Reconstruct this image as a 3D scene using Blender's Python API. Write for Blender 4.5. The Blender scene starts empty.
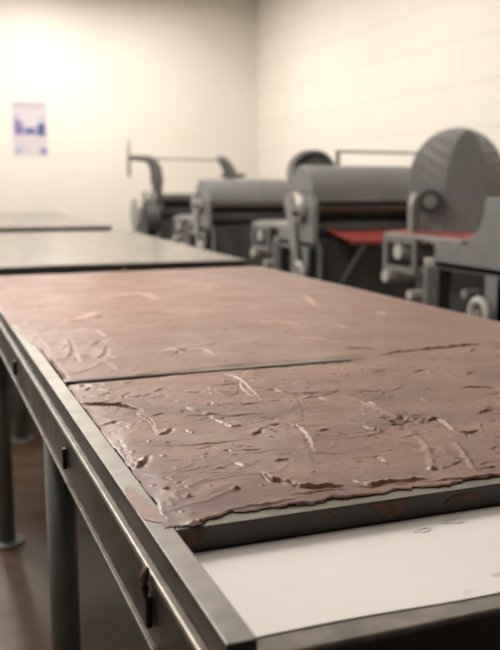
import bpy, bmesh, math, random
import numpy as np
from mathutils import Vector, Matrix
random.seed(4)
C = bpy.context.scene.collection
PI = math.pi

# ------------------------------------------------------------------ camera (real units, metres)
F, CX, CY, HY, VPX, CZ = 867., 250., 325., 186., -85., 1.278
TH = math.atan((CY - HY) / F)
YAW = math.atan2(-(VPX - CX), F * math.cos(TH) + (CY - HY) * math.sin(TH))
cam = bpy.data.cameras.new('camera')
camo = bpy.data.objects.new('camera', cam); C.objects.link(camo)
camo.location = (0, 0, CZ)
camo.rotation_euler = (PI / 2 - TH, 0, -YAW)
cam.sensor_fit = 'HORIZONTAL'; cam.sensor_width = 36.; cam.lens = 36. * F / 500.
cam.clip_start = .05; cam.clip_end = 60
cam.dof.use_dof = True; cam.dof.focus_distance = 1.10; cam.dof.aperture_fstop = 6.6
bpy.context.scene.camera = camo
_R = camo.rotation_euler.to_matrix()
def ground(px, py, z=.93):
    """the point of the horizontal plane z seen at a pixel of the photograph (used to survey the slab's ridges)"""
    d = _R @ Vector(((px - CX) / F, (CY - py) / F, -1))
    t = (z - CZ) / d.z
    return (d.x * t, d.y * t)

# ------------------------------------------------------------------ materials
def mat(name, col, rough=.5, metal=0., spec=.5, noise=None, bump=None, rvar=0., coat=0.):
    m = bpy.data.materials.new(name); m.use_nodes = True
    nt = m.node_tree; b = nt.nodes['Principled BSDF']
    b.inputs['Base Color'].default_value = (*col, 1)
    b.inputs['Roughness'].default_value = rough
    b.inputs['Metallic'].default_value = metal
    b.inputs['Specular IOR Level'].default_value = spec
    b.inputs['Coat Weight'].default_value = coat
    tc = nt.nodes.new('ShaderNodeTexCoord')
    def tex(scale, detail=5, stretch=(1, 1, 1)):
        mp = nt.nodes.new('ShaderNodeMapping'); mp.inputs['Scale'].default_value = stretch
        nt.links.new(tc.outputs['Object'], mp.inputs['Vector'])
        n = nt.nodes.new('ShaderNodeTexNoise'); n.inputs['Scale'].default_value = scale
        n.inputs['Detail'].default_value = detail
        nt.links.new(mp.outputs['Vector'], n.inputs['Vector'])
        return n
    if noise:                                  # (scale, second colour, low, high [, stretch])
        n = tex(noise[0], 6, noise[4] if len(noise) > 4 else (1, 1, 1))
        r = nt.nodes.new('ShaderNodeMapRange'); r.inputs['From Min'].default_value = noise[2]; r.inputs['From Max'].default_value = noise[3]
        nt.links.new(n.outputs['Fac'], r.inputs['Value'])
        mx = nt.nodes.new('ShaderNodeMix'); mx.data_type = 'RGBA'
        mx.inputs['A'].default_value = (*col, 1); mx.inputs['B'].default_value = (*noise[1], 1)
        nt.links.new(r.outputs['Result'], mx.inputs['Factor'])
        nt.links.new(mx.outputs['Result'], b.inputs['Base Color'])
    if rvar:
        n = tex(9., 4)
        r = nt.nodes.new('ShaderNodeMapRange'); r.inputs['From Min'].default_value = .3; r.inputs['From Max'].default_value = .7
        r.inputs['To Min'].default_value = rough - rvar; r.inputs['To Max'].default_value = rough + rvar
        nt.links.new(n.outputs['Fac'], r.inputs['Value']); nt.links.new(r.outputs['Result'], b.inputs['Roughness'])
    if bump:                                   # (scale, strength, distance)
        n = tex(bump[0], 4)
        bp = nt.nodes.new('ShaderNodeBump'); bp.inputs['Strength'].default_value = bump[1]; bp.inputs['Distance'].default_value = bump[2]
        nt.links.new(n.outputs['Fac'], bp.inputs['Height']); nt.links.new(bp.outputs['Normal'], b.inputs['Normal'])
    return m

M = {}
M['choc'] = mat('milk_chocolate', (.112, .043, .024), .44, 0, .42, (6., (.20, .092, .058), .36, .66, (1, 2.4, 1)), (420., .12, .0006), .07)
M['choc_b'] = mat('milk_chocolate_smooth', (.128, .054, .031), .44, 0, .42, (5., (.165, .077, .048), .35, .7, (1, 2, 1)), (300., .08, .0006), .06)
def torn(m, pale):  # paler torn chocolate; light on the ridge crests is painted in too
    nt = m.node_tree; b = nt.nodes['Principled BSDF']; src = b.inputs['Base Color'].links[0].from_socket
    at = nt.nodes.new('ShaderNodeAttribute'); at.attribute_name = 'torn'
    mx = nt.nodes.new('ShaderNodeMix'); mx.data_type = 'RGBA'; mx.inputs['B'].default_value = (*pale, 1)
    nt.links.new(at.outputs['Fac'], mx.inputs['Factor']); nt.links.new(src, mx.inputs['A']); nt.links.new(mx.outputs['Result'], b.inputs['Base Color'])
torn(M['choc'], (.40, .25, .18)); torn(M['choc_b'], (.46, .31, .23))
M['choc_thin'] = mat('thin_chocolate', (.26, .15, .10), .5, 0, .5, (60., (.19, .10, .065), .4, .65))
M['choc_dry'] = mat('dried_chocolate', (.13, .058, .03), .6, 0, .4, (90., (.07, .035, .022), .4, .65))
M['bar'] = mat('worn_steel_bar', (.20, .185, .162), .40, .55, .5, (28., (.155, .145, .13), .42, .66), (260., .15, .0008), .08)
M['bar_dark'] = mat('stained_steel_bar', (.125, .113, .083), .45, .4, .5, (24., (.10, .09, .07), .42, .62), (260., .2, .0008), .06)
M['steel_shaded'] = mat('shaded_table_steel', (.040, .031, .025), .42, .2, .4, (18., (.026, .02, .017), .42, .62), (200., .15, .0008), .08)  # dark steel, darkened further: shade on the table's sides is in the colour
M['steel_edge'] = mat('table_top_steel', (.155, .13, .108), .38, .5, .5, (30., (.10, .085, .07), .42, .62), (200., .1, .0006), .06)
M['table_top2'] = mat('bare_table_steel', (.225, .20, .172), .24, .5, .5, (2.5, (.175, .155, .135), .4, .65, (1, .4, 1)), None, .05)
M['leg'] = mat('grey_green_paint', (.13, .14, .13), .42, 0, .5, (14., (.10, .105, .095), .4, .65), (90., .15, .001))
M['side_shaded'] = mat('shaded_bar_side', (.052, .045, .038), .42, .3, .5, (26., (.045, .04, .035), .42, .62), (220., .2, .0008), .06)
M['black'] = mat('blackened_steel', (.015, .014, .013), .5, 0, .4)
M['paper'] = mat('baking_paper', (.86, .825, .795), .75, 0, .3, (5., (.80, .76, .725), .35, .7), (6., .12, .004))
M['smudge'] = mat('grey_smudge', (.62, .59, .56), .8, 0, .2, (110., (.80, .76, .725), .40, .56))
M['mach_mid'] = mat('worn_dark_grey_paint', (.105, .11, .108), .45, 0, .5, (6., (.13, .13, .125), .4, .65))
M['mach'] = mat('grey_machine_paint', (.175, .18, .178), .42, 0, .5, (6., (.205, .205, .20), .4, .65))
M['mach_dark'] = mat('dark_machine_steel', (.055, .058, .06), .4, 0, .5, (6., (.035, .036, .037), .4, .65))
M['mach_light'] = mat('pale_machine_metal', (.27, .265, .25), .38, .1, .5, (8., (.22, .215, .20), .4, .65))
M['white'] = mat('white_enamel', (.52, .51, .48), .4, 0, .5, (8., (.45, .44, .41), .4, .65))
M['red'] = mat('red_paint', (.30, .042, .034), .42, 0, .5, (7., (.20, .035, .028), .4, .65))
M['rust'] = mat('rusty_brown', (.13, .06, .035), .6, 0, .4, (12., (.05, .028, .02), .4, .65))
M['ceil'] = mat('ceiling_paint', (.62, .59, .54), .9, 0, .2, (3., (.58, .55, .50), .4, .6))
M['back'] = mat('cream_plaster', (.80, .75, .685), .8, 0, .25, (1.2, (.77, .725, .65), .35, .7), (40., .05, .002))
M['floor'] = mat('brown_red_concrete', (.085, .06, .036), .42, 0, .45, (2.6, (.078, .034, .022), .46, .60), (60., .1, .002), .1)
M['post'] = mat('poster_paper', (.62, .56, .60), .6, 0, .3, (9., (.57, .52, .57), .4, .6))
M['post_head'] = mat('poster_header', (.46, .41, .44), .6, 0, .3, (9., (.52, .47, .49), .4, .6))
M['post_purple'] = mat('poster_purple', (.17, .13, .36), .6, 0, .3, (14., (.30, .25, .45), .4, .6))
M['post_navy'] = mat('poster_navy', (.055, .07, .21), .6, 0, .3, (14., (.14, .15, .32), .4, .6))
M['post_blue'] = mat('poster_pale_blue', (.33, .37, .52), .6, 0, .3, (14., (.42, .43, .55), .4, .6))

# painted block wall
def block_mat():
    m = bpy.data.materials.new('painted_blockwork'); m.use_nodes = True
    nt = m.node_tree; b = nt.nodes['Principled BSDF']
    tc = nt.nodes.new('ShaderNodeTexCoord'); mp = nt.nodes.new('ShaderNodeMapping')
    mp.inputs['Rotation'].default_value = (PI / 2, 0, PI / 2)
    sx = nt.nodes.new('ShaderNodeSeparateXYZ'); cb = nt.nodes.new('ShaderNodeCombineXYZ')
    nt.links.new(tc.outputs['Object'], sx.inputs['Vector'])
    nt.links.new(sx.outputs['Y'], cb.inputs['X']); nt.links.new(sx.outputs['Z'], cb.inputs['Y'])
    br = nt.nodes.new('ShaderNodeTexBrick')
    br.inputs['Color1'].default_value = (.83, .785, .71, 1); br.inputs['Color2'].default_value = (.80, .755, .685, 1)
    br.inputs['Mortar'].default_value = (.75, .705, .635, 1)
    br.inputs['Scale'].default_value = 1.; br.inputs['Mortar Size'].default_value = .016; br.inputs['Mortar Smooth'].default_value = .4
    br.inputs['Brick Width'].default_value = 1.9; br.inputs['Row Height'].default_value = .475
    nt.links.new(cb.outputs['Vector'], br.inputs['Vector'])
    nt.links.new(br.outputs['Color'], b.inputs['Base Color'])
    bp = nt.nodes.new('ShaderNodeBump'); bp.invert = True; bp.inputs['Strength'].default_value = .2; bp.inputs['Distance'].default_value = .01
    nt.links.new(br.outputs['Fac'], bp.inputs['Height']); nt.links.new(bp.outputs['Normal'], b.inputs['Normal'])
    b.inputs['Roughness'].default_value = .6
    return m
M['block'] = block_mat()

# ------------------------------------------------------------------ mesh helpers
def obj(name, bm, m, parent=None, smooth=False, bevel=0., seg=2):
    if bevel:
        bmesh.ops.remove_doubles(bm, verts=bm.verts, dist=1e-6)
    bmesh.ops.recalc_face_normals(bm, faces=bm.faces)
    me = bpy.data.meshes.new(name); bm.to_mesh(me); bm.free()
    for k in (m if isinstance(m, list) else [m]): me.materials.append(k)
    o = bpy.data.objects.new(name, me); C.objects.link(o)
    if parent: o.parent = parent
    if smooth:
        for p in me.polygons: p.use_smooth = True
    if bevel:
        md = o.modifiers.new('bevel', 'BEVEL'); md.width = bevel; md.segments = seg; md.limit_method = 'ANGLE'; md.angle_limit = .7
        md.harden_normals = False
    return o
def thing(name, label, cat, loc=(0, 0, 0), rotz=0., group=None):
    o = bpy.data.objects.new(name, None); C.objects.link(o); o.location = loc; o.rotation_euler = (0, 0, rotz)
    o.empty_display_size = .1
    return tag(o, label, cat, group)
def tag(o, label, cat, group=None):
    o['label'] = label; o['category'] = cat
    if group: o['group'] = group
    return o
def struct(name, bm, m, **k):
    o = obj(name, bm, m, **k); o['kind'] = 'structure'; return o
def box(bm, x0, x1, y0, y1, z0, z1, mi=0):
    v = [bm.verts.new(p) for p in ((x0, y0, z0), (x1, y0, z0), (x1, y1, z0), (x0, y1, z0), (x0, y0, z1), (x1, y0, z1), (x1, y1, z1), (x0, y1, z1))]
    for f in ((0, 3, 2, 1), (4, 5, 6, 7), (0, 1, 5, 4), (1, 2, 6, 5), (2, 3, 7, 6), (3, 0, 4, 7)):
        bm.faces.new([v[i] for i in f]).material_index = mi
    return bm
def B(*a): return box(bmesh.new(), *a)
def tube(bm, pts, r, n=16, cap=True):
    """a round bar through pts with a radius (or one radius per point)"""
    pts = [Vector(p) for p in pts]; rs = r if isinstance(r, (list, tuple)) else [r] * len(pts)
    rings = []
    up = Vector((0, 0, 1))
    for i, p in enumerate(pts):
        t = (pts[min(i + 1, len(pts) - 1)] - pts[max(i - 1, 0)]).normalized()
        a = t.cross(up)
        if a.length < 1e-3: a = t.cross(Vector((0, 1, 0)))
        a.normalize(); b = t.cross(a)
        rings.append([bm.verts.new(p + (a * math.cos(2 * PI * k / n) + b * math.sin(2 * PI * k / n)) * rs[i]) for k in range(n)])
    for i in range(len(rings) - 1):
        for k in range(n):
            bm.faces.new((rings[i][k], rings[i][(k + 1) % n], rings[i + 1][(k + 1) % n], rings[i + 1][k]))
    if cap:
        bm.faces.new(rings[0]); bm.faces.new(rings[-1])
    return bm
def prism(bm, pts, axis, a, b):
    """extrude a polygon; axis 'x': pts are (y,z); 'y': (x,z); 'z': (x,y)"""
    def P(p, t): return {'x': (t, p[0], p[1]), 'y': (p[0], t, p[1]), 'z': (p[0], p[1], t)}[axis]
    A = [bm.verts.new(P(p, a)) for p in pts]; Bv = [bm.verts.new(P(p, b)) for p in pts]
    n = len(pts)
    bm.faces.new(A); bm.faces.new(Bv[::-1])
    for i in range(n): bm.faces.new((A[i], A[(i + 1) % n], Bv[(i + 1) % n], Bv[i]))
    return bm
def ring(bm, c, axis, R, r, n=32, m=10):
    """a torus, its axis along x, y or z"""
    c = Vector(c); rows = []
    for i in range(n):
        a = 2 * PI * i / n; row = []
        for k in range(m):
            b = 2 * PI * k / m; q = R + r * math.cos(b); h = r * math.sin(b)
            p = {'x': (h, q * math.cos(a), q * math.sin(a)), 'y': (q * math.cos(a), h, q * math.sin(a)), 'z': (q * math.cos(a), q * math.sin(a), h)}[axis]
            row.append(bm.verts.new(c + Vector(p)))
        rows.append(row)
    for i in range(n):
        for k in range(m):
            bm.faces.new((rows[i][k], rows[(i + 1) % n][k], rows[(i + 1) % n][(k + 1) % m], rows[i][(k + 1) % m]))
    return bm
def disc_blob(bm, pts, axis, a, b): return prism(bm, pts, axis, a, b)
def blob(cx, cy, rx, ry, n=22, j=.28, seed=0):
    rn = random.Random(seed); ph = [rn.uniform(0, 6.28) for _ in range(4)]
    out = []
    for k in range(n):
        a = 2 * PI * k / n
        q = 1 + j * (.5 * math.sin(2 * a + ph[0]) + .4 * math.sin(3 * a + ph[1]) + .35 * math.sin(5 * a + ph[2])) + rn.uniform(-.08, .08)
        out.append((cx + rx * q * math.cos(a), cy + ry * q * math.sin(a)))
    return out

# ------------------------------------------------------------------ the room
WX, WY, WZ = 5.68, 14.5, 4.43
struct('floor', B(-3.2, WX, -1.5, WY, -.1, 0), M['floor'])
struct('wall_back', B(-3.2, WX + .15, WY, WY + .15, 0, WZ), M['back'])
struct('wall_right', B(WX, WX + .15, -1.5, WY, 0, WZ), M['block'])
struct('wall_left', B(-3.35, -3.2, -1.5, WY + .15, 0, WZ), M['back'])
struct('ceiling', B(-3.35, WX + .15, -1.5, WY + .15, WZ, WZ + .1), M['ceil'])

# poster on the back wall
pm = bmesh.new()
y1 = WY
def pr(x0, x1, z0, z1, mi, y=.004): box(pm, x0, x1, y1 - y, y1, z0, z1, mi)
pr(1.495, 2.04, 1.745, 2.62, 0, .003)
pr(1.53, 2.0, 2.50, 2.58, 1)
pr(1.52, 1.66, 2.08, 2.30, 2); pr(1.53, 1.60, 2.30, 2.42, 4)
pr(1.66, 1.70, 2.08, 2.20, 4); pr(1.70, 1.84, 2.09, 2.20, 3); pr(1.84, 1.88, 2.08, 2.17, 4)
pr(1.88, 2.01, 2.07, 2.26, 3); pr(1.92, 2.00, 2.26, 2.36, 4)
pr(1.53, 1.63, 1.80, 1.88, 4); pr(1.92, 2.02, 1.79, 1.88, 2)
tag(obj('poster', pm, [M['post'], M['post_head'], M['post_purple'], M['post_navy'], M['post_blue']]),
    'lilac poster with dark blue picture band on the cream back wall', 'poster')

# ------------------------------------------------------------------ tables
def leg(t, x, y, z1, r=.030):
    l = obj('leg', tube(bmesh.new(), [(x, y, .006), (x, y, z1)], r, 28), M['leg'], t, smooth=False)
    for p in l.data.polygons: p.use_smooth = len(p.vertices) == 4
    obj('foot_flange', tube(bmesh.new(), [(x, y, 0), (x, y, .010), (x, y, .012)], [r * 2.1, r * 2.1, r * 1.8], 28), M['leg'], l)
    return l
t1 = thing('cooling_table', 'long dark steel cooling table carrying the chocolate slabs, nearest table', 'table')
X0, X1, Y0, Y1 = .195, 1.41, .605, 3.575
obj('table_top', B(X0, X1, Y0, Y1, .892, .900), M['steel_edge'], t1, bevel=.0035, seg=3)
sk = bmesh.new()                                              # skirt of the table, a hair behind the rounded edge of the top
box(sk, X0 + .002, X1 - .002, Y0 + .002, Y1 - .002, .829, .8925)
obj('apron', sk, M['steel_shaded'], t1)
fl = bmesh.new()
box(fl, X0 - .004, X0 + .05, Y0, Y1, .823, .829); box(fl, X1 - .05, X1 + .004, Y0, Y1, .823, .829)
box(fl, X0 + .05, X1 - .05, Y0 - .002, Y0 + .05, .823, .829); box(fl, X0 + .05, X1 - .05, Y1 - .05, Y1 + .002, .823, .829)
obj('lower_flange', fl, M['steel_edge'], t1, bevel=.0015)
for x in (.240, 1.36):
    for y in (.64, 1.70, 3.10): 
        if y != .64 or x > 1: leg(t1, x, y, .826)
for y in (.789, 1.311, 2.037):
    k = obj('hook', B(X0 - .006, X0 + .001, y - .006, y + .006, .845, .878), M['black'], t1, bevel=.0015)
    if y < 1:
        rs = bmesh.new()
        tube(rs, [(X0 - .003, y, .907), (X0 - .006, y - .001, .897), (X0 - .005, y, .886), (X0 - .004, y, .872)], [.003, .0055, .004, .002], 10)
        obj('rusty_drip', rs, M['choc_dry'], k, smooth=True)['label'] = 'rusty brown drip'

t2 = thing('cooling_table', 'bare grey steel table behind the chocolate table, its top empty', 'table', (.98, 4.23, 0), -.035)
obj('table_top', B(-1.25, .605, 0, 3.17, .890, .900), M['table_top2'], t2, bevel=.005)
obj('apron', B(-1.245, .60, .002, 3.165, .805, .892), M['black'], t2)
for x in (-.55, .55):
    for y in (.15, 1.6, 3.05): leg(t2, x, y, .818)
for y in (.15, 3.05):
    obj('cross_rail', B(-.55, .55, y - .02, y + .02, .30, .36), M['mach_dark'], t2, bevel=.004)
obj('lower_shelf', B(-.56, .56, .2, 3.0, .36, .385), M['mach_dark'], t2, bevel=.004)
t3 = thing('cooling_table', 'farthest bare steel table, nearest the back wall below the poster', 'table', (1.06, 7.9, 0), -.03)
obj('table_top', B(-1.35, .60, 0, 4.6, .892, .918), M['table_top2'], t3, bevel=.005)
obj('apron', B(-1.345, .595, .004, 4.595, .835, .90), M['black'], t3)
for x in (-.55, .55):
    for y in (.15, 2.3, 4.45): leg(t3, x, y, .838)

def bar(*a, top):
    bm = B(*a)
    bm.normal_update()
    for f in bm.faces: f.material_index = 0 if abs(f.normal.z) > .5 else 1  # vertical faces take a darker copy of the steel, shade painted in
    return obj('steel_bar', bm, [M[top], M['side_shaded']], bevel=.0012, seg=2)
# bars that fence the chocolate in
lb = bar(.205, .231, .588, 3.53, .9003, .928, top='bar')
tag(lb, 'long worn steel bar along the left edge of the chocolate table', 'bar')
sm = bmesh.new(); rnd = random.Random(3)
prism(sm, [(.207, .86), (.2055, .90), (.207, .94), (.211, .965), (.217, .968), (.2205, .94), (.224, .905), (.229, .87), (.231, .848), (.224, .842), (.214, .85)], 'z', .928, .9287)
obj('chocolate_smear', sm, M['choc_thin'], lb, bevel=.0003)['label'] = 'thin pale chocolate smear'
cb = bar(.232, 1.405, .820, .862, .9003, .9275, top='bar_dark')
tag(cb, 'stained steel bar across the table between chocolate and white paper', 'bar')
for k, (x, z, rx, rz) in enumerate(((.480, .9165, .024, .0085), (.580, .9165, .020, .006), (.247, .9125, .012, .011), (.41, .921, .006, .003))):
    pts = [(px, min(max(pz, .9015), .9262)) for px, pz in blob(x, z, rx, rz, seed=k + 2)]
    if k == 0: pts = [(.452, .9255), (.505, .9255), (.507, .922), (.499, .917), (.494, .909), (.486, .905), (.476, .9045), (.470, .909), (.466, .916), (.459, .920)]
    if k == 2: pts = [(.2325, .9262), (.262, .9262), (.262, .919), (.258, .913), (.252, .908), (.246, .903), (.238, .905), (.2325, .91)]
    s = obj('dried_chocolate', prism(bmesh.new(), pts, 'y', .8201, .8188), M['choc_dry'], cb, bevel=.0004)
    s['label'] = 'dried brown chocolate patch'
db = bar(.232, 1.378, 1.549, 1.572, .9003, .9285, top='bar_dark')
tag(db, 'thin steel divider bar showing in the gap between the two chocolate slabs', 'bar')
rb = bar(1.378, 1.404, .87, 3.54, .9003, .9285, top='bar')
tag(rb, 'steel bar along the right edge of the chocolate, facing the machines', 'bar')

# baking paper on the front of the table
pa = bmesh.new(); nx, ny = 60, 10
xs = np.linspace(.2325, 1.39, nx); rows = []
for j in range(ny):
    t = j / (ny - 1); row = []
    for i, x in enumerate(xs):
        yf = .636 + .0035 * math.sin(x * 9 + .6) + .002 * math.sin(x * 23)
        y = yf + (.8165 - yf) * t
        z = .9006 + .0004 * (math.sin(x * 11 + 2 * t) ** 2) * math.sin(PI * min(1, t * 1.3)) + .0006
        row.append(pa.verts.new((x, y, z)))
    rows.append(row)
for j in range(ny - 1):
    for i in range(nx - 1): pa.faces.new((rows[j][i], rows[j][i + 1], rows[j + 1][i + 1], rows[j + 1][i]))
paper = obj('baking_paper', pa, M['paper'])
md = paper.modifiers.new('thickness', 'SOLIDIFY'); md.thickness = .0006; md.offset = -1
tag(paper, 'sheet of white baking paper lying on the front end of the table', 'paper')
for k, (px, py, rx, ry) in enumerate(((455, 520, .017, .008), (423, 530, .011, .006), (499, 574, .008, .003), (468, 591, .004, .002))):
    x, y = ground(px, py, .9015)
    rg = bmesh.new(); out = blob(x, y, rx, ry, 24, .3, k); inn = [(x + (a - x) * .55, y + (b - y) * .55) for a, b in out]
    A = [rg.verts.new((a, b, .9018)) for a, b in out]; D = [rg.verts.new((a, b, .9018)) for a, b in inn]
    for i in range(24): rg.faces.new((A[i], A[(i + 1) % 24], D[(i + 1) % 24], D[i]))
    obj('smudge', rg, M['smudge'], paper)

# ------------------------------------------------------------------ chocolate slabs (height fields)
def lattice(seed): return np.random.RandomState(seed).rand(256, 256).astype(np.float32) * 2 - 1
def vn(x, y, seed):
    L = lattice(seed); xi = np.floor(x).astype(int); yi = np.floor(y).astype(int); fx = x - xi; fy = y - yi
    fx = fx * fx * fx * (fx * (fx * 6 - 15) + 10); fy = fy * fy * fy * (fy * (fy * 6 - 15) + 10)
    g = lambda a, b: L[a & 255, b & 255]
    return (g(xi, yi) * (1 - fx) + g(xi + 1, yi) * fx) * (1 - fy) + (g(xi, yi + 1) * (1 - fx) + g(xi + 1, yi + 1) * fx) * fy
def fbm(x, y, seed, o=4):
    s = 0; a = 1.; t = 0
    for k in range(o): s = s + a * vn(x * 2 ** k + 13.7 * k, y * 2 ** k + 7.1 * k, seed + k); t += a; a *= .5
    return s / t
def smooth(t): t = np.clip(t, 0, 1); return t * t * (3 - 2 * t)
def spline(pts, n=14):
    pts = [np.array(p, float) for p in pts]; P = [2 * pts[0] - pts[1]] + pts + [2 * pts[-1] - pts[-2]]; out = []
    for i in range(1, len(P) - 2):
        for k in range(n):
            t = k / n
            out.append(.5 * (2 * P[i] + (P[i + 1] - P[i - 1]) * t + (2 * P[i - 1] - 5 * P[i] + 4 * P[i + 1] - P[i + 2]) * t * t + (-P[i - 1] + 3 * P[i] - 3 * P[i + 1] + P[i + 2]) * t ** 3))
    out.append(P[-2]); return np.array(out)
TORN_LIT = None
def stroke(Z, gx, gy, pts, h, up=.012, g=.002, gw=.004, crest=False, n=10, tn=0.):
    """a trowel lip: the chocolate rises to the left of the path, drops sharply and is scraped away on its right"""
    s = spline(pts, n)
    jr = np.random.RandomState(int(abs(s[0, 0] * 1e5 + s[0, 1] * 7e4)) % 99991)
    am = min(.0028, .10 * np.hypot(*(s[-1] - s[0]))); ph = jr.rand(4) * 6.28; kk = np.linspace(0, 1, len(s)) * np.hypot(*(s[-1] - s[0])) / .03
    s = s + np.stack([.3 * am * np.sin(kk * 7 + ph[0]), am * (.6 * np.sin(kk * 4.1 + ph[1]) + .4 * np.sin(kk * 9.3 + ph[2]))], 1)
    pad = max(up, gw) * 3
    i0, i1 = np.searchsorted(gx, [s[:, 0].min() - pad, s[:, 0].max() + pad]); j0, j1 = np.searchsorted(gy, [s[:, 1].min() - pad, s[:, 1].max() + pad])
    if i1 - i0 < 2 or j1 - j0 < 2: return
    XX, YY = np.meshgrid(gx[i0:i1], gy[j0:j1])
    best = np.full(XX.shape, 1e9); side = np.zeros(XX.shape); tt = np.zeros(XX.shape); L = len(s) - 1
    for k in range(L):
        a, b = s[k], s[k + 1]; d = b - a; l2 = d @ d + 1e-12
        u = np.clip(((XX - a[0]) * d[0] + (YY - a[1]) * d[1]) / l2, 0, 1)
        qx = XX - a[0] - u * d[0]; qy = YY - a[1] - u * d[1]; q = np.hypot(qx, qy); m = q < best
        best[m] = q[m]; side[m] = np.sign(d[0] * qy - d[1] * qx)[m]; tt[m] = ((k + u) / L)[m]
    tap = np.clip(np.sin(PI * np.clip(tt, 0, 1)), 0, 1) ** .6
    if crest: dz = h * np.exp(-(best / up) ** 2)
    else:
        rag = .55 + .6 * np.abs(np.sin(tt * L * .9 + ph[3])) * np.abs(np.cos(tt * L * .37 + ph[0]))
        mixs = .5 + .5 * np.tanh(side * best / .0011)
        dz = mixs * h * rag * np.exp(-best / up) - (1 - mixs) * g * np.exp(-(best / gw) ** 2)
    Z[j0:j1, i0:i1] += dz * tap
    if tn and TORN_LIT is not None:
        tv = np.exp(-(best / (up * .8)) ** 2) if crest else np.where(side > 0, np.exp(-best / (up * .45)), np.exp(-(best / .001) ** 2))
        vary = .45 + .55 * np.abs(np.sin(tt * L * .8 + ph[1]))
        TORN_LIT[j0:j1, i0:i1] = np.maximum(TORN_LIT[j0:j1, i0:i1], tn * tv * tap * vary)
def lump(Z, gx, gy, x, y, r, h):
    i0, i1 = np.searchsorted(gx, [x - 2 * r, x + 2 * r]); j0, j1 = np.searchsorted(gy, [y - 2 * r, y + 2 * r])
    if i1 - i0 < 1 or j1 - j0 < 1: return
    XX, YY = np.meshgrid(gx[i0:i1], gy[j0:j1])
    Z[j0:j1, i0:i1] += h * np.exp(-(((XX - x) ** 2 + (YY - y) ** 2) / r ** 2) ** 1.5)
def field_object(name, gx, gy, Z, D, m, T):
    ny, nx = Z.shape
    XX, YY = np.meshgrid(gx, gy)
    keep = D >= 0
    cell = keep[:-1, :-1] & keep[1:, :-1] & keep[:-1, 1:] & keep[1:, 1:]
    used = np.zeros(keep.shape, bool)
    used[:-1, :-1] |= cell; used[1:, :-1] |= cell; used[:-1, 1:] |= cell; used[1:, 1:] |= cell
    idx = -np.ones(keep.shape, int); idx[used] = np.arange(used.sum())
    co = np.stack([XX[used], YY[used], Z[used]], 1)
    j, i = np.nonzero(cell)
    q = np.stack([idx[j, i], idx[j, i + 1], idx[j + 1, i + 1], idx[j + 1, i]], 1)
    me = bpy.data.meshes.new(name)
    me.vertices.add(len(co)); me.vertices.foreach_set('co', co.astype(np.float32).ravel())
    me.loops.add(q.size); me.loops.foreach_set('vertex_index', q.ravel().astype(np.int32))
    me.polygons.add(len(q)); me.polygons.foreach_set('loop_start', (np.arange(len(q)) * 4).astype(np.int32))
    me.polygons.foreach_set('use_smooth', np.ones(len(q), bool))
    me.update(calc_edges=True); me.validate()
    at = me.attributes.new('torn', 'FLOAT', 'POINT'); at.data.foreach_set('value', T[used].astype(np.float32))
    me.materials.append(m)
    o = bpy.data.objects.new(name, me); C.objects.link(o); return o
def G(*pp): return [ground(*p) for p in pp]

# --- near slab, rough and torn by the trowel
gx = np.concatenate([np.arange(.200, .80, .0018), np.arange(.80, 1.42, .0026)]); gy = np.arange(.80, 1.64, .0019)
XX, YY = np.meshgrid(gx, gy)
wx = fbm(XX * 5, YY * 5, 11); wy = fbm(XX * 5, YY * 5, 31)
Z = .0020 * fbm(XX * 4 + wx, YY * 7 + wy, 51) + .0006 * fbm(XX * 13 + 2 * wx, YY * 24 + 2 * wy, 61)
rough = smooth(.55 + .9 * fbm(XX * 3.5, YY * 3.5, 71, 2))
rid = np.clip(1 - np.abs(fbm(XX * 14 + 2.2 * wx, YY * 34 + 2.6 * wy, 81, 3)) * 2.2, 0, 1) ** 3
TORN_LIT = np.zeros(XX.shape)
Z += .0010 * rid * rough
rid2 = np.clip(1 - np.abs(fbm(XX * 40 + 3 * wy, YY * 60 + 3 * wx, 91, 2)) * 2.6, 0, 1) ** 3
Z += .00035 * rid2 * rough
rn = random.Random(12)
for k in range(480):                                            # small torn lips, mostly left to right
    x = rn.uniform(.25, 1.38); y = rn.uniform(.87, 1.53); a = rn.gauss(-.1, .65); L = rn.choice((.003, .004, .006, .008, .011, .015, .022, .035)) * (1 if x < .9 else 1.3)
    b = rn.gauss(0, .5)
    p = [(x - L * math.cos(a - b), y - L * math.sin(a - b)), (x, y), (x + L * math.cos(a + b), y + L * math.sin(a + b))]
    hh = rn.uniform(.0007, .0022)
    if vn(np.array([x * 9.]), np.array([y * 11.]), 333)[0] < -.12 and k % 4: continue
    stroke(Z, gx, gy, p, hh, rn.uniform(.004, .011), hh * 1.2, rn.uniform(.002, .004), n=4, tn=rn.choice((0, 0, .25, .5)))
for k in range(24):                                             # long soft trowel sweeps
    x = rn.uniform(.28, 1.3); y = rn.uniform(.88, 1.5); a = rn.gauss(-.35, .5); L = rn.uniform(.05, .11)
    p = [(x - L * math.cos(a), y - L * math.sin(a) + .015), (x, y), (x + L * math.cos(a), y + L * math.sin(a) + .02)]
    stroke(Z, gx, gy, p, .0013, .016, .0005, .005, n=6)
for k in range(420):
    lump(Z, gx, gy, rn.uniform(.24, 1.38), rn.uniform(.86, 1.53), rn.uniform(.0018, .0045), rn.choice((-1, 1, 1)) * rn.uniform(.0008, .0022))
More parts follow.
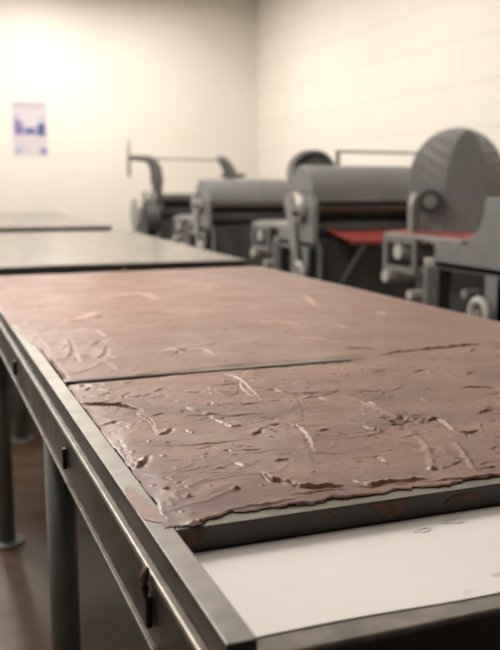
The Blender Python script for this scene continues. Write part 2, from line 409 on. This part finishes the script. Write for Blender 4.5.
BIG = [
 (((184, 525), (206, 521), (228, 518), (252, 513)), .004, .008, .001, .003), (((225, 511), (262, 505), (300, 500)), .003, .006, .002, .003),
 (((290, 497), (322, 492), (350, 491)), .003, .006, .002, .003), (((345, 488), (380, 486), (420, 482)), .003, .006, .002, .003), (((415, 483), (455, 480), (499, 475)), .003, .006, .002, .003),
 (((270, 508), (300, 504), (330, 500)), .002, .005, .002, .003), (((480, 470), (499, 466)), .003, .006, .002, .003),
  # (pixels along the lip, height, run-up, scrape depth, scrape width)
 (((76, 401), (98, 404), (122, 405), (144, 412)), .0045, .016, .006, .008),
 (((136, 413), (150, 421), (156, 433)), .0035, .012, .004, .005),
 (((158, 436), (168, 432), (172, 429)), .0035, .010, .004, .005),
 (((72, 389), (85, 390), (92, 387)), .0025, .009, .003, .004),
 (((88, 396), (100, 398), (108, 400)), .0025, .008, .003, .004),
 (((124, 396), (135, 397), (142, 395)), .003, .008, .004, .004),
 (((152, 392), (164, 389)), .0025, .008, .003, .004),
 (((183, 392), (196, 393), (214, 395)), .0035, .012, .004, .005),
 (((184, 408), (200, 412), (214, 420)), .0035, .012, .004, .005),
 (((214, 420), (228, 426), (246, 427)), .0028, .012, .0025, .004),
 (((252, 437), (259, 432), (262, 428)), .004, .009, .004, .005),
 (((262, 474), (272, 480), (290, 484)), .0045, .014, .005, .007),
 (((288, 483), (312, 488), (345, 487)), .0045, .016, .005, .007),
 (((274, 463), (288, 459)), .0025, .010, .003, .004),
 (((136, 467), (142, 464), (148, 456)), .0045, .010, .005, .006),
 (((296, 424), (308, 438), (314, 453)), .0040, .012, .002, .004),
 (((262, 392), (274, 390), (282, 394)), .0025, .010, .003, .004),
 (((412, 373), (424, 371), (430, 375)), .003, .012, .003, .005),
 (((465, 374), (475, 373)), .003, .010, .003, .005),
 (((362, 427), (374, 431), (387, 432)), .0035, .010, .004, .005),
 (((366, 401), (378, 408)), .003, .010, .003, .004),
 (((424, 425), (436, 420), (448, 428), (456, 434)), .0045, .012, .003, .005),
 (((456, 434), (445, 440), (424, 438)), .0025, .010, -.001, .004),
 (((455, 432), (468, 434), (478, 431)), .003, .012, .003, .005),
 (((352, 481), (372, 486), (400, 481), (432, 480)), .004, .014, .004, .006),
 (((376, 459), (386, 462)), .003, .010, .004, .005),
 (((458, 388), (480, 387), (499, 389)), .003, .012, .003, .005),
 (((250, 365), (240, 385), (256, 400)), .002, .010, .002, .004),
 (((218, 372), (240, 381), (262, 402)), .0025, .012, .002, .004),
 (((120, 440), (128, 455), (134, 470)), .0018, .012, .001, .004),
 (((476, 415), (488, 411), (499, 414)), .003, .012, .003, .005),
 (((300, 400), (316, 398), (330, 402)), .0022, .010, .003, .004),
 (((370, 372), (388, 370)), .0025, .012, .003, .004),
 (((98, 425), (118, 423), (130, 430)), .0025, .009, .003, .004),
 (((232, 463), (246, 468)), .002, .010, .002, .004),
 (((368, 358), (400, 354), (440, 350), (472, 347), (500, 343)), .006, .010, .002, .006),
 (((165, 478), (172, 480)), .002, .006, .003, .003), (((183, 487), (190, 489)), .002, .006, .003, .003),
]
for pts, h, up, g, gw in BIG: stroke(Z, gx, gy, G(*pts), h * 1.05, up * .9, g * 1.0, gw * .8, tn=.35)
for pts, h, w in ((((454, 442), (464, 456), (476, 474)), .005, .004), (((405, 432), (424, 445), (434, 476)), .004, .005), (((340, 396), (365, 404), (400, 420)), .003, .006),
                  (((436, 371), (455, 379)), .003, .004), (((206, 386), (226, 398)), .003, .006), (((420, 455), (436, 449), (446, 456)), .006, .009)):
    stroke(Z, gx, gy, G(*pts), h * .6, w, 0, 1, crest=True, tn=.55)
for k in range(46):                                             # the pitted patch and crumbs
    p = ground(rn.gauss(403, 11), rn.gauss(421, 5)); lump(Z, gx, gy, p[0], p[1], rn.uniform(.003, .006), -rn.uniform(.001, .004))
for px, py, r, h in ((236, 490, .004, .004), (262, 360, .004, .003), (432, 470, .006, .004), (122, 397, .003, .004), (166, 489, .004, .004), (188, 497, .004, .004)):
    p = ground(px, py); lump(Z, gx, gy, p[0], p[1], r, h)
xl = .2306 + .0028 * fbm(gy * 45, gy * 0, 5)[:, None] - .004 * smooth((.90 - gy) / .04)[:, None] - .006 * smooth((.850 - gy) / .012)[:, None]
yf = (.8375 + .007 * fbm(gx * 16, gx * 0, 7) + .006 * fbm(gx * 60, gx * 0, 9) + .003 * fbm(gx * 210, gx * 0, 10) - .011 * smooth((.275 - gx) / .02))[None, :]
yb = (1.5475 + .004 * fbm(gx * 14, gx * 0, 15) + .034 * smooth((gx - .78) / .14) + .012 * smooth((gx - .8) / .1) * fbm(gx * 22, gx * 0, 17))[None, :]
D = np.minimum(np.minimum(XX - xl, 1.400 + .004 * fbm(YY * 30, YY * 0, 19) - XX), np.minimum(YY - yf, yb - YY))
lipf = smooth(D / .0045)
top = .9292 + Z + .0018
top -= .0018 * smooth((.262 - XX) / .03)                                       # sinks a little along the left bar
top -= .0125 * smooth((YY - 1.515) / .03) * (.4 + .6 * smooth((.50 - XX) / .25)) * smooth((.90 - XX) / .10)           # lower at the back left: the divider shows there
top += .0035 * smooth((XX - .80) / .16) * smooth((YY - 1.515) / .03)            # heaped over the divider on the right
over = (YY < .864) | ((YY > 1.5485) & (XX > .7)) | (XX < .2315) | (XX > 1.377)
low = np.where(over | (XX < .25), np.where(YY > 1.50, .920, .9287), .922)
top = np.where(over, np.maximum(top, .9291), top)
Zf = low + (top - low) * lipf
Zf = np.where((YY > 1.545) & (XX <= .7), np.minimum(Zf, .9305), Zf)
sa = field_object('chocolate_slab', gx, gy, Zf, D, M['choc'], TORN_LIT)
tag(sa, 'near slab of milk chocolate with torn rough trowelled surface', 'chocolate')

# --- far slab, smoother
gx = np.arange(.196, 1.43, .0034); gy = np.concatenate([np.arange(1.55, 2.4, .0034), np.arange(2.4, 3.64, .0055)])
XX, YY = np.meshgrid(gx, gy)
wx = fbm(XX * 4, YY * 4, 111); wy = fbm(XX * 4, YY * 4, 131)
Z = .0016 * fbm(XX * 4 + wx, YY * 3 + wy, 151) + .0005 * fbm(XX * 12 + wx, YY * 12 + wy, 161)
rough = smooth(.25 + .9 * fbm(XX * 3, YY * 3, 171, 2) + .9 * smooth((.50 - XX) / .25))
rid = np.clip(1 - np.abs(fbm(XX * 11 + 2 * wx, YY * 14 + 2.4 * wy, 181, 3)) * 2.4, 0, 1) ** 3
TORN_LIT = np.zeros(XX.shape)
Z += .0018 * rid * rough
rn = random.Random(77)
for k in range(60):
    x = rn.uniform(.23, .75) if k % 3 else rn.uniform(.3, 1.36); y = rn.uniform(1.62, 3.5); a = rn.gauss(.3, .6); L = rn.choice((.012, .02, .03, .05)); b = rn.gauss(0, .4)
    p = [(x - L * math.cos(a - b), y - L * math.sin(a - b)), (x, y), (x + L * math.cos(a + b), y + L * math.sin(a + b))]
    hh = rn.uniform(.0008, .002); stroke(Z, gx, gy, p, hh, rn.uniform(.01, .02), hh * .6, .006, n=4)
for k in range(120):
    lump(Z, gx, gy, rn.uniform(.24, 1.36), rn.uniform(1.6, 2.6), rn.uniform(.003, .006), rn.choice((-1, 1)) * rn.uniform(.0008, .002))
for pts, h, up, g, gw in ((((90, 346), (96, 343), (100, 340)), .003, .012, .003, .006), (((97, 358), (104, 354), (106, 346)), .003, .012, .003, .006), (((94, 318), (103, 316)), .003, .012, .003, .006),
                          (((66, 360), (72, 350), (68, 340)), .003, .012, .002, .006), (((172, 355), (181, 350), (188, 349)), .003, .012, .004, .007), (((345, 349), (352, 348), (378, 349)), .0035, .012, .004, .007),
                          (((30, 330), (45, 345), (58, 368)), .0012, .012, .001, .006), (((90, 330), (100, 333), (106, 337)), .0025, .012, .003, .006), (((76, 352), (80, 362)), .0025, .010, .003, .006)):
    stroke(Z, gx, gy, G(*pts), h, up, g, gw)
for pts, h, w in ((((238, 320), (262, 323), (285, 325), (305, 326)), .0035, .010), (((294, 338), (318, 341), (344, 343)), .0032, .008), (((335, 326), (350, 329)), .003, .010), (((305, 295), (312, 302), (318, 306)), .003, .012),
                  (((250, 308), (262, 309)), .0025, .012), (((376, 312), (388, 315)), .0025, .010), (((184, 351), (204, 350), (216, 356)), .003, .010), (((160, 352), (172, 350), (184, 352)), .003, .010), (((170, 282), (192, 284), (222, 286)), .0035, .018),
                  (((62, 322), (84, 318), (100, 312)), .0035, .016), (((100, 298), (140, 294), (160, 300)), .003, .02)):
    stroke(Z, gx, gy, G(*pts), h * 1.2, w * .8, 0, 1, crest=True, tn=.95)
for k in range(60):
    p = ground(rn.gauss(165, 16), rn.gauss(352, 5)); lump(Z, gx, gy, p[0], p[1], rn.uniform(.003, .005), rn.choice((-1, 1)) * rn.uniform(.0008, .002))
xl = np.interp(gy, [1.55, 1.6, 1.8, 1.95, 2.05, 2.145, 2.34, 2.45, 3.7], [.2345, .2335, .2325, .228, .219, .211, .204, .203, .203])[:, None] + .0022 * fbm(gy * 30, gy * 0, 105)[:, None] * (gy < 2.3)[:, None]
yf = (1.5515 + .0015 * fbm(gx * 18, gx * 0, 107) + .015 * smooth((gx - .42) / .08) - .012 * smooth((gx - .80) / .12))[None, :]
D = np.minimum(np.minimum(XX - xl, 1.403 + .006 * fbm(YY * 14, YY * 0, 119) - .018 * (YY - 1.6) / 2 - XX), np.minimum(YY - yf, 3.50 + .055 * (XX - .2) + .006 * fbm(XX * 9, XX * 0, 121) - YY))
over = (YY < 1.573) | (XX < .2315) | (XX > 1.377)
top = .9302 + Z
top = np.where(over, np.maximum(top, .9296), top)
low = np.where(over, .9289, .924)
Zf = low + (top - low) * smooth(D / .010)
# dip under the near slab where that one is heaped over the divider
Zf -= .0028 * smooth((XX - .80) / .16) * smooth((1.60 - YY) / .02)
sb = field_object('chocolate_slab', gx, gy, Zf, D, M['choc_b'], TORN_LIT)
tag(sb, 'far slab of milk chocolate, smooth with a few pale ridges', 'chocolate')

cr = bmesh.new(); bmesh.ops.create_icosphere(cr, subdivisions=2, radius=.007)
for v in cr.verts: v.co *= 1 + .2 * math.sin(v.co.x * 500 + v.co.y * 300)
cx_, cy_ = ground(119, 268.5, .937)
c = obj('chocolate_crumb', cr, M['choc_thin'], smooth=True); c.location = (cx_, 3.49, .9365)
tag(c, 'small pale chocolate crumb on the far edge of the far slab', 'crumb')

# ------------------------------------------------------------------ rolling machines along the right wall
def arc(cy, cz, r, a0, a1, n): return [(cy + r * math.cos(a0 + (a1 - a0) * k / n), cz + r * math.sin(a0 + (a1 - a0) * k / n)) for k in range(n + 1)]
GRP = 'rolling machines along the right wall'
def machine(y, label, hood=True, bed=1.30, zt=.94, tray=None, ringguard=False, dome=False, posts=False, rod=False, zl=0., zh=1.24, brace=True):
    t = thing('rolling_machine', label, 'machine', (3.2, y, zl), 0, GRP)
    W = 1.12
    # side frames: cast plates sweeping down to the bed with a fillet
    prof = [(-.16, .44), (.04, .44), (.06, zt - .20), (.62, zt - .20), (.62, zt - .035), (.34, zt - .03)] + arc(.30, 1.16, .21, -PI / 2, -PI, 8) + [(.09, 1.21), (-.10, 1.21), (-.16, 1.12)]
    for x in (0, W - .05):
        obj('side_frame', prism(bmesh.new(), prof, 'x', x, x + .05), M['mach'], t, bevel=.006)
        # slanting brace plate outside the frame
    if brace: obj('brace_plate', prism(bmesh.new(), [(.10, .60), (.20, .60), (.40, 1.14), (.36, 1.20), (.22, 1.20)], 'x', -.035, -.005), M['mach_light'], t, bevel=.005)
    if brace:
        g = obj('gear_cover', tube(bmesh.new(), [(-.06, .05, 1.04), (-.005, .05, 1.04)], .085, 28), M['mach_light'], t, bevel=.006)
        obj('shaft_end', tube(bmesh.new(), [(-.10, .05, 1.04), (-.06, .05, 1.04)], .03, 16), M['mach_dark'], g)
    # rollers
    for yy, zz, r in ((.02, 1.08, .085), (.17, 1.04, .075), (.02, .90, .08)):
        obj('roller', tube(bmesh.new(), [(.05, yy, zz), (W - .05, yy, zz)], r, 28), M['mach_dark'], t, smooth=False)
    obj('scraper', B(.05, W - .05, -.11, -.07, 1.07, 1.09), M['rust'], t)
    if hood:
        h = bmesh.new(); prism(h, arc(.14, zh - .02, .24, 0, PI, 18), 'x', .02, W - .01)
        box(h, .02, W - .01, -.10, -.085, zh - .10, zh - .02)
        obj('hood', h, M['mach'], t, bevel=.008)
    # bed running on behind the rollers, with a raised pale rim
    bd = bmesh.new(); box(bd, .0, W, .25, bed, zt - .03, zt)
    obj('bed', bd, M['mach_light'], t, bevel=.006)
    obj('belt', B(.05, W - .05, .30, bed - .02, zt, zt + .016), M['red'] if dome else M['mach_light'], t, bevel=.004)
    # box frame hung under the far end, with its take-up roller
    zb = zt - .27
    for xa in (0., W - .035):
        e = bmesh.new()
        oq = [(bed - .44, zb), (bed, zb), (bed, zt - .03), (bed - .44, zt - .03)]
        iq = [(bed - .40, zb + .04), (bed - .04, zb + .04), (bed - .04, zt - .06), (bed - .40, zt - .06)]
        vs = [[e.verts.new((xx, *p)) for p in q] for xx in (xa, xa + .035) for q in (oq, iq)]
        for k in range(4):
            n_ = (k + 1) % 4
            e.faces.new((vs[0][k], vs[0][n_], vs[1][n_], vs[1][k])); e.faces.new((vs[2][k], vs[2][n_], vs[3][n_], vs[3][k]))
            e.faces.new((vs[0][k], vs[0][n_], vs[2][n_], vs[2][k])); e.faces.new((vs[1][k], vs[1][n_], vs[3][n_], vs[3][k]))
        obj('end_frame', e, M['mach'], t)
    obj('take_up_roller', tube(bmesh.new(), [(.0, bed - .20, zb + .145), (W, bed - .20, zb + .145)], .055, 20), M['white'], t)
    obj('added_shade_front', B(.06, W - .06, -.12, -.10, .05, .80), M['mach_dark'], t)  # added dark sheet standing in for the shade below the rollers
    obj('added_light_block', B(.40, .43, -.14, bed - .10, .03, .80), M['mach_dark'], t)  # added dark sheet, blocks the light under the bed
    k = obj('end_roller', tube(bmesh.new(), [(-.03, bed - .08, zb - .04), (W, bed - .08, zb - .04)], .045, 20), M['white'], t)
    # base: rails and legs
    for x in (0, W - .07):
        obj('base_rail', B(x, x + .07, -.16, .72, .745, .79), M['mach_light'], t, bevel=.005)
        obj('leg', B(x, x + .10, .56, .70, 0, .75), M['mach_dark'], t, bevel=.006)
        obj('leg', B(x, x + .09, -.16, -.06, 0, .75), M['mach'], t, bevel=.006)
        obj('leg', B(x, x + .05, .70, .74, 0, .75), M['mach'], t, bevel=.004)
    obj('stretcher', B(.05, W - .05, .60, .68, .14, .20), M['mach_dark'], t, bevel=.004)
    w = obj('hand_wheel', ring(bmesh.new(), (-.03, .06, .51), 'x', .080, .026, 32, 12), M['white'], t, smooth=True)
    obj('hub', tube(bmesh.new(), [(-.05, .06, .51), (.30, .06, .51)], .028, 18), M['mach_light'], w)
    sp = bmesh.new()
    for a in (0.3, 2.4, 4.5): tube(sp, [(-.03, .06, .51), (-.03, .06 + .075 * math.cos(a), .51 + .075 * math.sin(a))], .009, 8)
    obj('spoke', sp, M['mach_light'], w)
    obj('shaft', tube(bmesh.new(), [(.02, .30, .60), (W, .30, .60)], .03, 16), M['mach_light'], t)
    obj('knob', tube(bmesh.new(), [(-.04, .86, .53), (.06, .86, .53)], .035, 18), M['white'], t)
    obj('motor', tube(bmesh.new(), [(.35, .35, .30), (.80, .35, .30)], .15, 28), M['mach_dark'], t)
    if tray:                                                  # red catch tray in front of the rollers
        z0 = tray; tr = bmesh.new()
        v = [(-.16, z0 + .06), (-.56, z0), (-.56, z0 + .03), (-.16, z0 + .09)]
        prism(tr, v, 'x', .14, W - .02)
        for x in (.14, W - .035): prism(tr, [(-.16, z0 + .06), (-.56, z0), (-.56, z0 + .06), (-.16, z0 + .12)], 'x', x, x + .015)
        obj('catch_tray', tr, M['red'], t)['label'] = 'red catch tray'
        for x in (.30, W - .2):
            obj('strut', tube(bmesh.new(), [(x + .04, -.50, z0 + .005), (x, -.14, z0 - .36)], .017, 12), M['mach_light'], t)
    if ringguard:                                             # open round guard on the aisle side
        ax = Matrix.Rotation(-.62, 4, 'Z')
        rg = obj('gear_guard', ring(bmesh.new(), (0, 0, 0), 'y', .185, .030, 40, 10), M['mach_dark'], t, smooth=True)
        rg.matrix_basis = Matrix.Translation((.31, .50, 1.40)) @ ax
        obj('rim', ring(bmesh.new(), (-.05, .04, .0), 'y', .20, .018, 40, 10), M['mach_light'], rg, smooth=True)
        obj('guard_back', tube(bmesh.new(), [(0, .03, 0), (0, .05, 0)], .19, 32), M['mach_mid'], rg)
        obj('guard_bracket', B(-.05, .05, -.02, .02, -.45, -.19), M['mach'], rg, bevel=.004)
    if dome:                                                  # tall rounded sheet-metal guard with a faceted front, standing across the bed
        bm = bmesh.new(); n = 16
        d0 = Vector((.80, -.60, 0)); dn = Vector((-.60, -.80, 0))           # along the guard / towards its front
        cen = Vector((.42, 1.02, 0)); zb = zt + .016
        def outline(hw, top, off, sh=0.):
            pts = []; hz = top - hw * 1.08
            pts.append((hw, zb))
            for k in range(n + 1):
                a = PI * k / n; pts.append((hw * math.cos(a), hz + (top - hz) * math.sin(a)))
            pts.append((-hw, zb))
            return [bm.verts.new(cen + d0 * (p + sh) + dn * off + Vector((0, 0, q))) for p, q in pts]
        A = outline(.335, 1.690, 0); Bk = outline(.335, 1.690, -.22); Fr = [bm.verts.new(cen + d0 * (.075 + p) + dn * .12 + Vector((0, 0, q))) for p, q in
            [(.16, zb)] + [(.15 * math.cos(PI * k / n), zb + .14 + (1.665 - zb - .14) * math.sin(PI * k / n)) for k in range(n + 1)] + [(-.16, zb)]]
        m_ = len(A)
        for i in range(m_ - 1):
            bm.faces.new((A[i], A[i + 1], Fr[i + 1], Fr[i])); bm.faces.new((A[i], Bk[i], Bk[i + 1], A[i + 1]))
        bm.faces.new(Fr); bm.faces.new(Bk[::-1])
        gd = obj('round_guard', bm, M['mach'], t, bevel=.006)
        gd['label'] = 'tall rounded grey guard'
        q = cen + dn * .16 + d0 * -.16
        p2 = obj('pulley', tube(bmesh.new(), [q + dn * -.02 + Vector((0, 0, 1.17)), q + dn * .06 + Vector((0, 0, 1.17))], .085, 28), M['mach_dark'], gd)
        obj('pulley_face', tube(bmesh.new(), [q + dn * .06 + Vector((0, 0, 1.17)), q + dn * .075 + Vector((0, 0, 1.17))], .045, 24), M['mach_light'], p2)
        q2 = q + d0 * -.12
        obj('belt_bracket', prism(bmesh.new(), [(q2.x - .03, zb), (q2.x + .04, zb), (q2.x + .05, 1.20), (q2.x, 1.23), (q2.x - .03, 1.15)], 'y', q2.y - .03, q2.y + .03), M['mach_light'], t, bevel=.005)
    if rod:                                                   # spreader rod on a bent post behind the hood
        obj('rod_post', tube(bmesh.new(), [(.62, .62, zt - .02), (.62, .62, 1.58), (.60, .60, 1.61)], .022, 14), M['mach'], t)
        obj('spreader_rod', tube(bmesh.new(), [(.60, .60, 1.605), (1.60, .62, 1.600)], .013, 12), M['mach'], t)
    if posts:                                                 # curved posts carrying a bar, with a hand wheel at the end
        obj('curved_post', tube(bmesh.new(), [(.10, 0, .70), (.11, 0, 1.0), (.10, 0, 1.35), (.085, 0, 1.52), (.03, 0, 1.63), (-.06, 0, 1.67), (-.20, 0, 1.68)],
            [.095, .095, .095, .09, .075, .05, .035], 20), M['mach_mid'], t, smooth=True)
        obj('curved_post', tube(bmesh.new(), [(1.27, 0, .80), (1.27, 0, 1.30), (1.25, 0, 1.45), (1.19, 0, 1.56), (1.11, 0, 1.66), (1.03, 0, 1.69)],
            [.09, .09, .09, .085, .07, .04], 20), M['mach_mid'], t, smooth=True)
        obj('spreader_rod', tube(bmesh.new(), [(-.2, 0, 1.67), (1.12, 0, 1.655)], .013, 12), M['mach'], t)
        hw = obj('hand_wheel', ring(bmesh.new(), (0, 0, 0), 'x', .26, .020, 40, 10), M['mach'], t, smooth=True)
        hw.location = (-.31, 0, 1.68); hw.rotation_euler = (0, 0, -.235)
        s2 = bmesh.new(); c = math.cos
        for a in (0, PI / 2): tube(s2, [(0, .26 * math.cos(a), .26 * math.sin(a)), (0, -.26 * math.cos(a), -.26 * math.sin(a))], .014, 8)
        obj('spoke', s2, M['mach'], hw)
        obj('hub', tube(bmesh.new(), [(-.02, 0, 0), (.14, 0, -.01)], .035, 16), M['mach_dark'], hw)
        obj('gear_cover', tube(bmesh.new(), [(-.10, .0, .80), (.08, .0, .80)], .24, 32), M['mach_dark'], t)
        obj('side_disc', tube(bmesh.new(), [(-.24, .04, .86), (-.20, .04, .86)], .24, 32), M['mach_light'], t)
        obj('foot_bracket', B(1.10, 1.45, -.05, .05, 1.40, 1.46), M['mach_dark'], t, bevel=.01)
    return t
machine(4.33, 'nearest grey machine at the right, with a tall rounded guard and red bed', hood=False, dome=True, brace=False)
machine(7.02, 'grey rolling machine with wide hood, open ring guard and red tray', tray=.80, ringguard=True, rod=True, zt=.915)
machine(9.95, 'third grey rolling machine with a long low hood, behind the ring guard machine', zt=.88, zh=1.14)
machine(12.45, 'farthest grey machine with curved posts, thin bar and upright hand wheel', hood=False, posts=True, zt=.86, bed=1.2)

# ------------------------------------------------------------------ light
def area(name, loc, rot, sx, sy, power, col):
    l = bpy.data.lights.new(name, 'AREA'); l.shape = 'RECTANGLE'; l.size = sx; l.size_y = sy; l.energy = power; l.color = col
    o = bpy.data.objects.new(name, l); C.objects.link(o); o.location = loc; o.rotation_euler = rot; return o
WARM = (1., .925, .845)
for k, (x, y) in enumerate(((-.3, 2.4), (-.5, 4.9), (.2, 8.6), (1.8, 12.4), (3.6, 4.6), (3.6, 8.6), (3.6, 12.2))):
    area('ceiling_lamp', (x, y, 4.30), (0, 0, 0), .35, 2.0, (42, 110, 112, 120, 62, 68, 68)[k], WARM)
area('added_fill_light', (.22, 2.75, 2.35), (0, 0, 0), .25, 1.3, 42, WARM)  # unseen fill light, added to brighten the left of the chocolate
area('window_light', (-3.1, 11.5, 2.6), (0, -PI / 2, 0), 2.0, 3.5, 90, (.98, .97, .97))
area('wall_lamp', (-.35, 13.1, 3.2), (-1.35, 0, 0), 1.6, .4, 75, (.97, 1., .97))
w = bpy.data.worlds.new('world'); w.use_nodes = True
w.node_tree.nodes['Background'].inputs[0].default_value = (1, .92, .82, 1); w.node_tree.nodes['Background'].inputs[1].default_value = .13
bpy.context.scene.world = w
sc = bpy.context.scene
sc.view_settings.view_transform = 'Standard'; sc.view_settings.look = 'None'; sc.view_settings.exposure = 0.; sc.view_settings.gamma = 1.
